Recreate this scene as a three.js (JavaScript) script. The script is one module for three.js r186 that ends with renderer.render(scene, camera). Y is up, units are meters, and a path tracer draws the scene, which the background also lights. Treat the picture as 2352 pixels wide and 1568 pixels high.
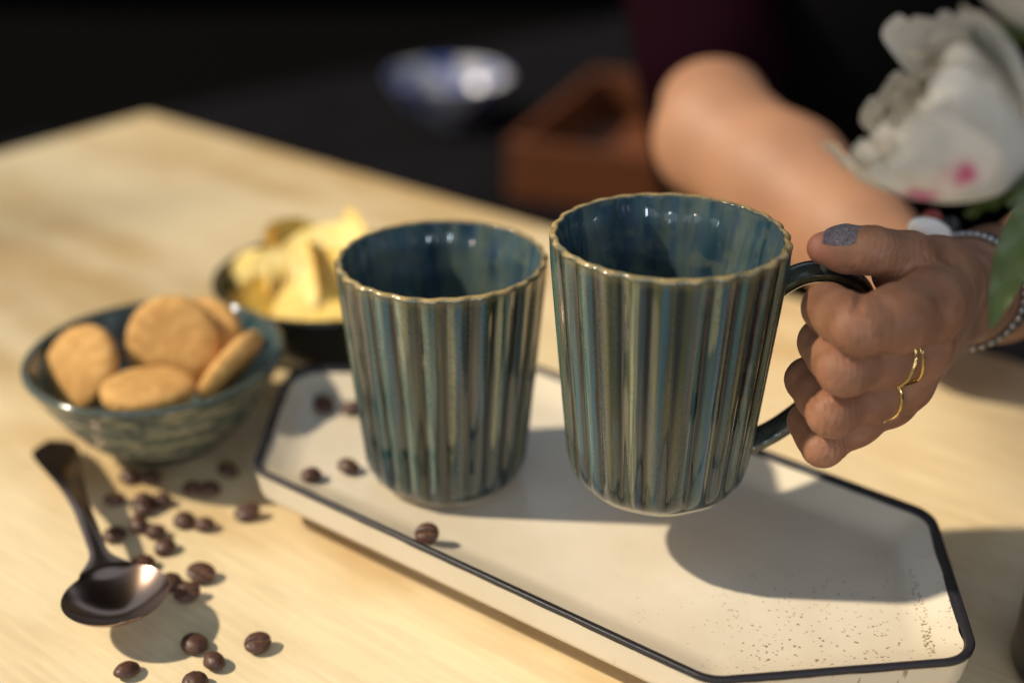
import * as THREE from 'three';
import { mergeGeometries } from 'three/addons/utils/BufferGeometryUtils.js';
import { RoundedBoxGeometry } from 'three/addons/geometries/RoundedBoxGeometry.js';

// ---------------------------------------------------------------- camera, sky, sun, exposure
const W0 = 2352, H0 = 1568, FPX = 3000, PITCH = 26.2 * Math.PI / 180;
const TY = 0.75;                                   // height of the table top
const CAM = new THREE.Vector3(0, TY + 0.335, 0);
const scene = new THREE.Scene();
const camera = new THREE.PerspectiveCamera(2 * Math.atan(H0 / 2 / FPX) * 180 / Math.PI, 1024 / 682, 0.02, 200);
camera.position.copy(CAM);
camera.lookAt(0, CAM.y - Math.sin(PITCH), -Math.cos(PITCH));
camera.focus = 0.478;
camera.userData.fStop = 2.8;

const renderer = new THREE.WebGLRenderer({ antialias: true });
renderer.setSize(1024, 682);
renderer.toneMapping = THREE.LinearToneMapping;
renderer.toneMappingExposure = 1.08;
renderer.shadowMap.enabled = true;

{ // clear, slightly hazy daylight sky
  const w = 256, h = 128, d = new Float32Array(w * h * 4);
  for (let j = 0; j < h; j++) for (let i = 0; i < w; i++) {
    const el = (j + 0.5) / h * Math.PI - Math.PI / 2, s = Math.max(0, Math.sin(el)), k = Math.pow(1 - s, 3);
    const q = (j * w + i) * 4, b = el < 0 ? 0.55 : 1;
    d[q] = b * (0.38 + 0.39 * k); d[q + 1] = b * (0.47 + 0.32 * k); d[q + 2] = b * (0.58 + 0.19 * k); d[q + 3] = 1;
  }
  const t = new THREE.DataTexture(d, w, h, THREE.RGBAFormat, THREE.FloatType);
  t.mapping = THREE.EquirectangularReflectionMapping; t.magFilter = THREE.LinearFilter; t.needsUpdate = true;
  scene.background = t; scene.environment = t;
}
const SUN_EL = 44 * Math.PI / 180, SUN_AZ = 1 * Math.PI / 180;   // light travels to +x and a little away from the camera
const toSun = new THREE.Vector3(-Math.cos(SUN_EL) * Math.cos(SUN_AZ), Math.sin(SUN_EL), Math.cos(SUN_EL) * Math.sin(SUN_AZ));
const sun = new THREE.DirectionalLight(new THREE.Color().setRGB(1, 0.87, 0.66), 4.7);
sun.position.copy(toSun).multiplyScalar(6).add(new THREE.Vector3(0, TY, -0.5));
sun.target.position.set(0, TY, -0.5);
sun.castShadow = true; sun.shadow.radius = 3.4; sun.shadow.mapSize.set(2048, 2048);
Object.assign(sun.shadow.camera, { left: -3, right: 3, top: 3, bottom: -3, near: 0.5, far: 14 });
scene.add(sun, sun.target);

// ---------------------------------------------------------------- helpers
const V = (x, y, z) => new THREE.Vector3(x, y, z);
const sp = Math.sin(PITCH), cp = Math.cos(PITCH);
// points of the place, measured from the photograph: on a level plane (height over the table), at a depth, or on a plane z = const
function ray(x, y) { const a = (x - W0 / 2) / FPX, b = (y - H0 / 2) / FPX; return V(a, -sp - b * cp, -cp + b * sp); }
function onTable(x, y, h = 0) { const r = ray(x, y), t = (TY + h - CAM.y) / r.y; return CAM.clone().addScaledVector(r, t); }
function at(x, y, depth) { return CAM.clone().addScaledVector(ray(x, y), depth); }
function onPlaneZ(x, y, z) { const r = ray(x, y); return CAM.clone().addScaledVector(r, (z - CAM.z) / r.z); }

let seed = 12345;
const rnd = () => { seed = (seed * 1664525 + 1013904223) >>> 0; return seed / 4294967296; };
const rr = (a, b) => a + (b - a) * rnd();
const clamp = (x, a = 0, b = 1) => Math.min(b, Math.max(a, x));
const mix = (a, b, t) => a + (b - a) * t;
const sstep = (a, b, x) => { const t = clamp((x - a) / (b - a)); return t * t * (3 - 2 * t); };
const mix3 = (a, b, t) => [mix(a[0], b[0], t), mix(a[1], b[1], t), mix(a[2], b[2], t)];
function hash3(x, y, z) { let h = Math.imul(x, 374761393) ^ Math.imul(y, 668265263) ^ Math.imul(z, 2147483647 - 1640531527); h = Math.imul(h ^ (h >>> 13), 1274126177); h ^= h >>> 16; return (h >>> 0) / 4294967296; }
function noise3(x, y, z) {
  const i = Math.floor(x), j = Math.floor(y), k = Math.floor(z); let a = x - i, b = y - j, c = z - k;
  a = a * a * (3 - 2 * a); b = b * b * (3 - 2 * b); c = c * c * (3 - 2 * c);
  const L = (kk) => mix(mix(hash3(i, j, kk), hash3(i + 1, j, kk), a), mix(hash3(i, j + 1, kk), hash3(i + 1, j + 1, kk), a), b);
  return mix(L(k), L(k + 1), c);
}
function fbm(x, y, z, o = 4) { let s = 0, a = 0.5, n = 0; for (let i = 0; i < o; i++) { s += a * noise3(x, y, z); n += a; a *= 0.5; x *= 2.03; y *= 2.03; z = z * 2.03 + 7.1; } return s / n; }
// noise around a circle (seamless in angle)
const ringNoise = (th, f, v, s, o = 3) => fbm(Math.cos(th) * f, Math.sin(th) * f, v + s * 17.3, o);

const toSRGB = (c) => c <= 0.0031308 ? c * 12.92 : 1.055 * Math.pow(c, 1 / 2.4) - 0.055;
function texture(w, h, fn, { srgb = true, wrap = THREE.RepeatWrapping } = {}) {
  const d = new Uint8Array(w * h * 4);
  for (let j = 0; j < h; j++) for (let i = 0; i < w; i++) {
    let c = fn((i + 0.5) / w, (j + 0.5) / h); if (!Array.isArray(c)) c = [c, c, c];
    const q = (j * w + i) * 4;
    for (let k = 0; k < 3; k++) d[q + k] = Math.round(255 * clamp(srgb ? toSRGB(c[k]) : c[k]));
    d[q + 3] = 255;
  }
  const t = new THREE.DataTexture(d, w, h, THREE.RGBAFormat);
  t.magFilter = THREE.LinearFilter; t.minFilter = THREE.LinearFilter; t.wrapS = t.wrapT = wrap;
  if (srgb) t.colorSpace = THREE.SRGBColorSpace;
  t.needsUpdate = true; return t;
}
const rgb = (r, g, b) => new THREE.Color().setRGB(r, g, b);
const mat = (o) => { const m = new THREE.MeshPhysicalMaterial(o); m.side = THREE.DoubleSide; return m; };

const used = {};
function numbered(n) { const k = used[n] = (used[n] ?? -1) + 1; return k ? `${n}_${String(k).padStart(3, '0')}` : n; }
function tag(o, label, category, group) { o.userData = { label, category }; if (group) o.userData.group = group; return o; }
function shadow(m) { m.castShadow = m.receiveShadow = true; return m; }
function thing(name, label, category, pos = V(0, 0, 0), group) { const g = new THREE.Group(); g.name = numbered(name); g.position.copy(pos); scene.add(g); return tag(g, label, category, group); }
function part(name, geo, m, parent, pos) { const o = shadow(new THREE.Mesh(geo, m)); o.name = name; if (pos) o.position.copy(pos); parent.add(o); return o; }
function solo(name, geo, m, label, category, group) { const o = shadow(new THREE.Mesh(geo, m)); o.name = numbered(name); scene.add(o); return tag(o, label, category, group); }
function structure(name, geo, m, pos) { const o = shadow(new THREE.Mesh(geo, m)); o.name = numbered(name); if (pos) o.position.copy(pos); o.userData = { kind: 'structure' }; scene.add(o); return o; }

// grid surface: fn(u, v) -> [x, y, z]; uv = (u, v); closed in u when wrapU
function grid(nu, nv, fn, { wrapU = false, color, flip = false, uvFn } = {}) {
  const pos = [], uv = [], col = [], idx = [];
  for (let j = 0; j <= nv; j++) for (let i = 0; i <= nu; i++) {
    const u = i / nu, v = j / nv, p = fn(u, v); pos.push(p[0], p[1], p[2]);
    const t = uvFn ? uvFn(u, v, p) : [u, v]; uv.push(t[0], t[1]);
    if (color) col.push(...color(u, v, p));
  }
  for (let j = 0; j < nv; j++) for (let i = 0; i < nu; i++) {
    const a = j * (nu + 1) + i, b = a + 1, c = a + nu + 1, d = c + 1;
    if (flip) idx.push(a, c, b, b, c, d); else idx.push(a, b, c, b, d, c);
  }
  const g = new THREE.BufferGeometry();
  g.setAttribute('position', new THREE.Float32BufferAttribute(pos, 3)); g.setAttribute('uv', new THREE.Float32BufferAttribute(uv, 2));
  if (color) g.setAttribute('color', new THREE.Float32BufferAttribute(col, 3));
  g.setIndex(idx); g.computeVertexNormals();
  if (wrapU) { const n = g.attributes.normal; for (let j = 0; j <= nv; j++) { const a = j * (nu + 1), b = a + nu; const q = V(n.getX(a) + n.getX(b), n.getY(a) + n.getY(b), n.getZ(a) + n.getZ(b)).normalize(); n.setXYZ(a, q.x, q.y, q.z); n.setXYZ(b, q.x, q.y, q.z); } }
  return g;
}
// smooth body: implicit distance -> indexed mesh with normals (surface nets)
function body(sdf, lo, hi, cell, colorFn) {
  const n = [0, 1, 2].map((k) => Math.ceil((hi[k] - lo[k]) / cell) + 1), [nx, ny, nz] = n;
  const f = new Float32Array(nx * ny * nz), id = (i, j, k) => (k * ny + j) * nx + i;
  for (let k = 0; k < nz; k++) for (let j = 0; j < ny; j++) for (let i = 0; i < nx; i++) f[id(i, j, k)] = sdf(lo[0] + i * cell, lo[1] + j * cell, lo[2] + k * cell);
  const vid = new Int32Array(nx * ny * nz).fill(-1), pos = [], idx = [];
  const E = [[0, 1], [2, 3], [4, 5], [6, 7], [0, 2], [1, 3], [4, 6], [5, 7], [0, 4], [1, 5], [2, 6], [3, 7]];
  for (let k = 0; k < nz - 1; k++) for (let j = 0; j < ny - 1; j++) for (let i = 0; i < nx - 1; i++) {
    const c = []; let m = 0;
    for (let q = 0; q < 8; q++) { c[q] = f[id(i + (q & 1), j + (q >> 1 & 1), k + (q >> 2))]; if (c[q] < 0) m |= 1 << q; }
    if (m === 0 || m === 255) continue;
    let x = 0, y = 0, z = 0, s = 0;
    for (const [a, b] of E) if ((c[a] < 0) !== (c[b] < 0)) { const t = c[a] / (c[a] - c[b]); x += mix(a & 1, b & 1, t); y += mix(a >> 1 & 1, b >> 1 & 1, t); z += mix(a >> 2, b >> 2, t); s++; }
    vid[id(i, j, k)] = pos.length / 3; pos.push(lo[0] + (i + x / s) * cell, lo[1] + (j + y / s) * cell, lo[2] + (k + z / s) * cell);
  }
  const quad = (a, b, c, d, flip) => { if (a < 0 || b < 0 || c < 0 || d < 0) return; if (flip) idx.push(a, c, b, a, d, c); else idx.push(a, b, c, a, c, d); };
  for (let k = 1; k < nz - 1; k++) for (let j = 1; j < ny - 1; j++) for (let i = 1; i < nx - 1; i++) {
    const a = f[id(i, j, k)] < 0;
    if (a !== f[id(i + 1, j, k)] < 0) quad(vid[id(i, j - 1, k - 1)], vid[id(i, j, k - 1)], vid[id(i, j, k)], vid[id(i, j - 1, k)], !a);
    if (a !== f[id(i, j + 1, k)] < 0) quad(vid[id(i - 1, j, k - 1)], vid[id(i - 1, j, k)], vid[id(i, j, k)], vid[id(i, j, k - 1)], !a);
    if (a !== f[id(i, j, k + 1)] < 0) quad(vid[id(i - 1, j - 1, k)], vid[id(i, j - 1, k)], vid[id(i, j, k)], vid[id(i - 1, j, k)], !a);
  }
  const nor = [], col = [], uv = [], h = cell * 0.12;
  for (let q = 0; q < pos.length; q += 3) {
    let [x, y, z] = [pos[q], pos[q + 1], pos[q + 2]], g;
    for (let it = 0; it < 3; it++) {
      const d = sdf(x, y, z);
      g = V(sdf(x + h, y, z) - sdf(x - h, y, z), sdf(x, y + h, z) - sdf(x, y - h, z), sdf(x, y, z + h) - sdf(x, y, z - h)).divideScalar(2 * h);
      if (it < 2) { const s = clamp(d / Math.max(0.3, g.lengthSq()), -cell * 0.4, cell * 0.4); x -= g.x * s; y -= g.y * s; z -= g.z * s; }
    }
    g.normalize(); pos[q] = x; pos[q + 1] = y; pos[q + 2] = z; nor.push(g.x, g.y, g.z); uv.push(x * 0.8 + z * 0.6, y + z * 0.35 - x * 0.2);
    if (colorFn) col.push(...colorFn(x, y, z, g));
  }
  const g = new THREE.BufferGeometry();
  g.setAttribute('position', new THREE.Float32BufferAttribute(pos, 3)); g.setAttribute('normal', new THREE.Float32BufferAttribute(nor, 3)); g.setAttribute('uv', new THREE.Float32BufferAttribute(uv, 2));
  if (colorFn) g.setAttribute('color', new THREE.Float32BufferAttribute(col, 3));
  g.setIndex(idx); return g;
}
const smin = (a, b, k) => { const h = Math.max(k - Math.abs(a - b), 0) / k; return Math.min(a, b) - h * h * k * 0.25; };
// tapered limb a (radius ra) to b (radius rb)
function limb(a, b, ra, rb) {
  const ax = a.x, ay = a.y, az = a.z, dx = b.x - ax, dy = b.y - ay, dz = b.z - az, L = dx * dx + dy * dy + dz * dz || 1e-9;
  return (x, y, z) => { const px = x - ax, py = y - ay, pz = z - az, t = Math.min(1, Math.max(0, (px * dx + py * dy + pz * dz) / L)); const ux = px - dx * t, uy = py - dy * t, uz = pz - dz * t; return Math.sqrt(ux * ux + uy * uy + uz * uz) - (ra + (rb - ra) * t); };
}
const chain = (pts, k) => { const L = []; for (let i = 0; i + 1 < pts.length; i++) L.push(limb(pts[i][0], pts[i + 1][0], pts[i][1], pts[i + 1][1])); return (x, y, z) => { let d = L[0](x, y, z); for (let i = 1; i < L.length; i++) d = smin(d, L[i](x, y, z), k); return d; }; };
// a band swept along points with an elliptic section; up(t) gives the wide direction
function sweep(points, ra, rb, wide, nu = 120, nv = 20, closed = false) {
  const c = new THREE.CatmullRomCurve3(points, closed, 'centripetal');
  return grid(nv, nu, (u, v) => {
    const p = c.getPoint(v), t = c.getTangent(v), w = wide.clone().addScaledVector(t, -wide.dot(t)).normalize(), n = t.clone().cross(w);
    const a = u * 2 * Math.PI, A = typeof ra === 'function' ? ra(v) : ra, B = typeof rb === 'function' ? rb(v) : rb;
    p.addScaledVector(w, A * Math.cos(a)).addScaledVector(n, B * Math.sin(a)); return [p.x, p.y, p.z];
  }, { wrapU: true });
}

// ---------------------------------------------------------------- the setting
const corner = onTable(340, 258), e1 = onTable(0, 350).sub(corner).normalize(), e2 = onTable(1260, 520).sub(corner).normalize();
{
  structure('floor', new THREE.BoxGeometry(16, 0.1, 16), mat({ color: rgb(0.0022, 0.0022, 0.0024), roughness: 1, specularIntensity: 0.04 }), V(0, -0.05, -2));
  const t = thing('wooden_table', 'pale birch wooden table carrying the tray, bowls and coffee beans', 'table', V(corner.x, 0, corner.z));
  t.rotation.y = Math.atan2(-e2.z, e2.x);          // local x runs along e2, local z along e1
  const w = 1.25, d = 1.5, th = 0.024, T = 0.8;
  const wood = texture(2048, 2048, (u, v) => {
    const x = u * T, y = v * T;
    const warp = fbm(x * 4, y * 7, 3.3, 3) * 0.06;
    const broad = fbm(x * 3.0, (y + warp) * 16, 1.7, 4), fine = fbm(x * 34, (y + warp * 0.3) * 520, 8.1, 3), blot = fbm(x * 14, y * 40, 5.5, 4), flame = fbm(x * 22, y * 26, 2.2, 4);
    let k = 0.55 * broad + 0.3 * blot + 0.15 * flame;
    let c = mix3([0.53, 0.36, 0.165], [0.74, 0.605, 0.385], sstep(0.30, 0.62, k));
    const s = 0.89 + 0.22 * fine; c = c.map((q) => q * s);
    const pore = sstep(0.70, 0.80, noise3(x * 160, y * 2600, 4.4)); c = mix3(c, [0.38, 0.23, 0.09], pore * 0.10);
    return c;
  });
  wood.wrapS = wood.wrapT = THREE.MirroredRepeatWrapping;
  const woodBump = texture(1024, 1024, (u, v) => fbm(u * 40, v * 600, 8.1, 3), { srgb: false, wrap: THREE.MirroredRepeatWrapping });
  const top = new RoundedBoxGeometry(w, th, d, 3, 0.0025);
  { const p = top.attributes.position, uv = top.attributes.uv; for (let i = 0; i < p.count; i++) uv.setXY(i, (p.getX(i) + 3) / T, (p.getZ(i) + p.getY(i) + 3) / T); }
  part('tabletop', top, mat({ map: wood, bumpMap: woodBump, bumpScale: 0.00012, roughness: 0.5 }), t, V(w / 2, TY - th / 2, d / 2));
  const leg = new RoundedBoxGeometry(0.06, TY - th, 0.06, 2, 0.004), lm = mat({ color: rgb(0.45, 0.30, 0.14), roughness: 0.6 });
  for (const [x, z] of [[0.08, 0.08], [w - 0.08, 0.08], [0.08, d - 0.08], [w - 0.08, d - 0.08]]) part('leg', leg, lm, t, V(x, (TY - th) / 2, z));
}
{ // low dark bench beyond the table
  const a = onTable(560, 215, -0.3), dir = onTable(1500, 20, -0.3).sub(a).setY(0).normalize();
  const b = thing('low_bench', 'low charcoal stone bench in shade beyond the table', 'bench', V(a.x, 0, a.z));
  b.rotation.y = Math.atan2(-dir.z, dir.x);
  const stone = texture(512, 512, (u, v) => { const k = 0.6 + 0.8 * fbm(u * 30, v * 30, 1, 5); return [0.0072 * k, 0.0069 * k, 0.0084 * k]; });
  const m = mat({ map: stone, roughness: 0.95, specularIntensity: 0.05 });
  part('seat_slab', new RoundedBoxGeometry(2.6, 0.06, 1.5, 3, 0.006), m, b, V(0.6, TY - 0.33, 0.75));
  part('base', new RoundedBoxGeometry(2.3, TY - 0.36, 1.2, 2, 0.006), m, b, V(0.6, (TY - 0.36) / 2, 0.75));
  const hm = mat({ color: rgb(0.05, 0.045, 0.04), roughness: 0.9 });   // yard walls added out of view to cut skylight; openings give reflections
  { const sh = new THREE.Shape(); sh.moveTo(-1.8, 0); sh.lineTo(4, 0); sh.lineTo(4, 3.6); sh.lineTo(-1.8, 3.6); sh.closePath();
    for (const [x, y] of [[-1.1, 1.0], [-0.1, 1.0], [0.9, 1.0], [2.2, 1.0]]) for (const [a, b] of [[0, 0], [0.4, 0], [0, 0.75], [0.4, 0.75]]) { const h = new THREE.Path(); h.moveTo(x + a, y + b); h.lineTo(x + a + 0.34, y + b); h.lineTo(x + a + 0.34, y + b + 0.68); h.lineTo(x + a, y + b + 0.68); h.closePath(); sh.holes.push(h); }
    const g = new THREE.ExtrudeGeometry(sh, { depth: 0.12, bevelEnabled: false }); structure('wall', g, hm, V(0, 0, 2.3)); }
  structure('wall', new THREE.BoxGeometry(0.12, 3.6, 6.5), hm, V(4.06, 1.8, -0.95));
  structure('wall', new THREE.BoxGeometry(0.12, 1.9, 7), hm, V(-4.2, 0.95, -1.2));
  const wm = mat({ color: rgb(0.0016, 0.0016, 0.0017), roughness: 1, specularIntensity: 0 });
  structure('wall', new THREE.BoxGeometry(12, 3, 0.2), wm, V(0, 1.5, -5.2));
}

// ---------------------------------------------------------------- canopy added out of view, panels cut to shade hand, flowers and near table
{
  const c = thing('added_canopy', 'added dark canopy cut to shade the hand and flowers, outside the picture', 'canopy', V(0, 2.9, 0));
  const m = mat({ color: rgb(0.05, 0.045, 0.04), roughness: 0.9 });
  const s = (TY + 2.15 - TY) / toSun.y;               // from the table plane up to the canopy
  const panel = (x0, x1, z0, z1) => part('shade_panel', new RoundedBoxGeometry(x1 - x0, 0.08, z1 - z0, 2, 0.01), m, c, V((x0 + x1) / 2 + toSun.x * s, 0.04, (z0 + z1) / 2 + toSun.z * s));
  panel(0.262, 3.4, -0.63, -0.418); panel(0.232, 3.4, -0.417, -0.373); panel(0.37, 3.4, -0.372, -0.305); panel(0.60, 3.4, -3.2, -0.631);
  const sx = toSun.x * s, sz = toSun.z * s, near = -0.30 + sz;
  part('shade_panel', new RoundedBoxGeometry(2.6, 0.08, 2.4, 2, 0.01), m, c, V(sx - 0.4, 0.04, near + 1.2));
}

{ // two beams added out of view, placed to cast soft stripes on the table
  const P = thing('shade_beams', 'added timber beams casting stripes on the table, outside the picture', 'shade_beams', V(0, 0, 0));
  const m = mat({ color: rgb(0.16, 0.10, 0.05), roughness: 0.8 });
  const beam = (a, b, w, s) => { const A = V(a[0], TY, a[1]).addScaledVector(toSun, s), B = V(b[0], TY, b[1]).addScaledVector(toSun, s), d = B.clone().sub(A), L = d.length(); const o = part('beam', new RoundedBoxGeometry(L, 0.09, w, 2, 0.006), m, P, A.clone().add(B).multiplyScalar(0.5)); o.rotation.y = Math.atan2(-d.z, d.x); return A; };
  const A = beam([-2.2, 0.27], [-0.30, -1.02], 0.05, 8.5), B = beam([-2.2, 0.24], [-0.14, -0.86], 0.024, 8.5);
  for (const q of [A, B]) part('post', new RoundedBoxGeometry(0.1, q.y, 0.1, 2, 0.006), m, P, V(q.x, q.y / 2 - 0.05, q.z));
}

// ---------------------------------------------------------------- small lamps on the yard wall behind the photographer, mirrored in the glaze
{
  const brass = mat({ color: rgb(0.25, 0.2, 0.12), metalness: 1, roughness: 0.4 });
  [[-2.6, 1.34, 1.1, 0], [-1.5, 1.20, 1.9, 1], [-0.85, 1.55, 2.1, 0], [-0.15, 1.22, 2.1, 0], [0.42, 1.62, 2.1, 2], [0.95, 1.26, 2.1, 0], [1.7, 1.45, 2.0, 1], [2.6, 1.28, 1.2, 0]].forEach(([x, y, z, k], i) => {
    const tint = [[0.72, 0.9, 1.0], [1.0, 0.78, 0.66], [0.85, 0.82, 1.0]][k];
    const g = thing('wall_lamp', 'small round lamp on the yard wall behind the photographer, outside the picture', 'lamp', V(x, y, z), 'small lamps on the yard wall');
    part('globe', new THREE.SphereGeometry(0.065, 24, 16), mat({ color: rgb(0.8, 0.8, 0.8), emissive: rgb(...tint), emissiveIntensity: 42, roughness: 0.4 }), g);
    part('bracket', new THREE.CylinderGeometry(0.008, 0.008, 0.10, 12), brass, g, V(0, 0.112, 0));
    const l = new THREE.PointLight(rgb(...tint), 0.2); l.castShadow = true; g.add(l);
  });
}

// ---------------------------------------------------------------- fluted mugs
const NF = 26, MH = 0.1042;
function mugR(t) { return mix(0.0338, 0.0439, Math.pow(t, 0.92)); }
function flute(th) { const s = Math.sin(th * NF / 2); return 0.62 * (Math.sqrt(s * s + 0.04) - 0.62) + 0.38 * (s * s - 0.5); }
const wob = (th) => 0.0004 * (noise3(Math.cos(th) * 3 + 9, Math.sin(th) * 3, 2) - 0.5) * 2;
function mugOuter(u, v) {                            // v 0 foot edge .. 1 under the rim
  const th = u * 2 * Math.PI, y = 0.002 + v * (MH - 0.0035), c = 0.010;
  let r = mugR(y / MH); if (y < c) { const q = 1 - (y - 0.002) / (c - 0.002); r -= 0.0052 * (1 - Math.sqrt(Math.max(0, 1 - q * q * 0.98))); }
  r += 0.00185 * flute(th) * sstep(0.003, 0.014, y) * mix(1, 0.62, sstep(0.88, 1, v)) + wob(th);
  return [r * Math.cos(th), y, r * Math.sin(th)];
}
function mugInner(u, v) {                            // v 0 just inside the rim .. 1 centre of the inside bottom
  const th = u * 2 * Math.PI, depth = MH - 0.006;
  const s = v * (depth + 0.026); let y, r;
  const wall = depth - 0.012, Rb = mugR(0.18) - 0.0063;
  if (s < wall) { y = MH - 0.001 - s; r = mugR(y / MH) - 0.0023 - 0.0040 * sstep(-0.012, 0.045, s); r += 0.0008 * flute(th) * Math.exp(-s / 0.012) + 0.00011 * flute(th + 0.1) * sstep(0.075, 0.02, s) + 0.00019 * Math.sin(s * 450 + 1.1 * Math.sin(th * 3) + 0.7 * Math.sin(th * 7)) * sstep(0, 0.006, s); }
  else { const q = clamp((s - wall) / (depth + 0.026 - wall)), a = q * Math.PI / 2; r = Rb * Math.cos(a); y = 0.006 + 0.0125 * Math.pow(1 - Math.sin(a), 1.5); }
  return [r * Math.cos(th), y, r * Math.sin(th)];
}
function mugRim(u, v) {
  const th = u * 2 * Math.PI, o = mugOuter(u, 1), i = mugInner(u, 0), a = v * Math.PI, ro = Math.hypot(o[0], o[2]), ri = Math.hypot(i[0], i[2]);
  const rm = (ro + ri) / 2, hw = (ro - ri) / 2 + 0.0001, y = mix(o[1], i[1], v) + 0.0013 * Math.sin(a) + 0.0003 * (noise3(Math.cos(th) * 7, Math.sin(th) * 7, 4) - 0.5), r = rm + hw * Math.cos(a);
  return [r * Math.cos(th), y, r * Math.sin(th)];
}
const C_ = { deep: [0.005, 0.010, 0.012], blue: [0.016, 0.042, 0.066], teal: [0.020, 0.048, 0.050], olive: [0.050, 0.052, 0.022], sage: [0.100, 0.122, 0.088], khaki: [0.185, 0.165, 0.092], mauve: [0.072, 0.066, 0.060], honey: [0.46, 0.31, 0.12] };
const UP = [[0.25, 0.25, 0.15], [0.14, 0.20, 0.155], [0.055, 0.062, 0.028], [0.070, 0.076, 0.068], [0.030, 0.092, 0.125], [0.065, 0.130, 0.122]], LOW = [[0.008, 0.040, 0.048], [0.024, 0.032, 0.014], [0.008, 0.034, 0.066], [0.003, 0.009, 0.011], [0.030, 0.044, 0.038], [0.060, 0.098, 0.082]];
const glazeOut = texture(2048, 1024, (u, v) => {
  const th = u * 2 * Math.PI, i = Math.floor(u * NF), ph0 = u * NF - i;
  const s1 = ringNoise(th, 26, v * 1.3, 1, 3), s2 = ringNoise(th, 70, v * 3.0, 2, 3), s3 = ringNoise(th, 9, v * 0.9, 3, 3), mott = fbm(u * 420, v * 160, 6.6, 3), fine = ringNoise(th, 160, v * 6, 5, 3);
  const ph = ph0 + 0.16 * (s2 - 0.5) + 0.14 * (s1 - 0.5);
  let c = C_.deep;
  // each flute carries three runs of glaze that slid down and stopped with rounded tips
  for (let k = 0; k < 3; k++) {
    const h = hash3(i, k, 5), h2 = hash3(i, k, 11), h3 = hash3(i, k, 23), cx = [0.24, 0.5, 0.77][k] + 0.06 * (h - 0.5), w = 0.10 + 0.07 * h2, q = Math.abs(ph - cx) / w;
    const brk = 0.03 + 0.85 * h3 * h3 + 0.05 * q * q, up = sstep(brk - 0.025, brk + 0.025, v + 0.05 * (s2 - 0.5));
    const a = UP[Math.floor(hash3(i, k, 31) * 6)], b = LOW[Math.floor(hash3(i, k, 47) * 6)];
    c = mix3(c, mix3(b, a, up), sstep(1.25, 0.8, q));
  }
  c = mix3(c, C_.olive, sstep(0.46, 0.70, s3) * 0.45);
  c = mix3(c, C_.mauve, sstep(0.50, 0.64, mott) * sstep(0.40, 0.6, s3 + 0.25 * (hash3(i, 2, 2) - 0.5)) * 0.6);
  c = mix3(c, C_.blue, sstep(0.56, 0.68, s2) * 0.55);
  c = mix3(c, C_.deep, sstep(0.23, 0.06, Math.min(ph0, 1 - ph0)) * 0.9);
  c = mix3(c, [0.16, 0.135, 0.06], sstep(0.965, 1.0, v + 0.03 * (s2 - 0.5)) * 0.5);
  const k = 0.66 + 0.5 * fine, l = 0.3 * c[0] + 0.5 * c[1] + 0.2 * c[2]; return c.map((x) => Math.max(0.002, (l + (x - l) * 1.1) * k));
});
const glazeRough = texture(1024, 512, (u, v) => { const th = u * 2 * Math.PI; return clamp(0.10 + 0.26 * sstep(0.45, 0.62, ringNoise(th, 18, v * 1.2, 9, 3)) * (0.5 + 0.5 * fbm(u * 300, v * 120, 2, 2))); }, { srgb: false });
const glazeBump = texture(1024, 512, (u, v) => 0.6 * ringNoise(u * 2 * Math.PI, 60, v * 3, 4, 3) + 0.4 * fbm(u * 300, v * 110, 2, 3), { srgb: false });
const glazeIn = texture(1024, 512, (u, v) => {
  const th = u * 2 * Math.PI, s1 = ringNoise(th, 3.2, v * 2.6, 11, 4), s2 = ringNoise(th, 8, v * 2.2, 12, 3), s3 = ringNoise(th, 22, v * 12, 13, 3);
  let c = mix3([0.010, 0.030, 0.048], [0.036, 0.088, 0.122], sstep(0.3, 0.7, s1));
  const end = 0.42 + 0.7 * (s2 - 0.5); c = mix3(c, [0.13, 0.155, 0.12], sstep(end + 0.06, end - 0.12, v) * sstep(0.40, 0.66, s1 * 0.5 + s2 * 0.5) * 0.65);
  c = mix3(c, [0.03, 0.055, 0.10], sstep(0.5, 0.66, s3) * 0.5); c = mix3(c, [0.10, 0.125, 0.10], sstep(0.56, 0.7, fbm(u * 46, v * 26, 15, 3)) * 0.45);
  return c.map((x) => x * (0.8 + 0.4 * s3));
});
const rimTex = texture(2048, 16, (u, v) => { const th = u * 2 * Math.PI, n = ringNoise(th, 6, v, 21, 3), m = ringNoise(th, 40, v * 2, 22, 2), f = Math.abs(Math.sin(th * NF / 2)); let c = mix3([0.13, 0.125, 0.075], [0.36, 0.255, 0.105], sstep(0.15, 0.85, 0.35 * f + 0.9 * n - 0.1)); c = mix3(c, [0.44, 0.34, 0.17], sstep(0.55, 0.7, m) * sstep(0.5, 0.8, f) * 0.6); return mix3(c, [0.040, 0.058, 0.056], sstep(0.28, 0.62, Math.abs(v - 0.44) * 1.3 + 0.3 * (m - 0.5))); });
const M = {
  glaze: mat({ map: glazeOut, roughnessMap: glazeRough, roughness: 1, bumpMap: glazeBump, bumpScale: 0.00007, ior: 1.6, clearcoat: 0.5, clearcoatRoughness: 0.04 }),
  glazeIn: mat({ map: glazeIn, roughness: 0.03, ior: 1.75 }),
  rim: mat({ map: rimTex, roughness: 0.12, ior: 1.6 }),
  bisque: mat({ color: rgb(0.55, 0.47, 0.34), roughness: 0.75 }),
};
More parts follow.
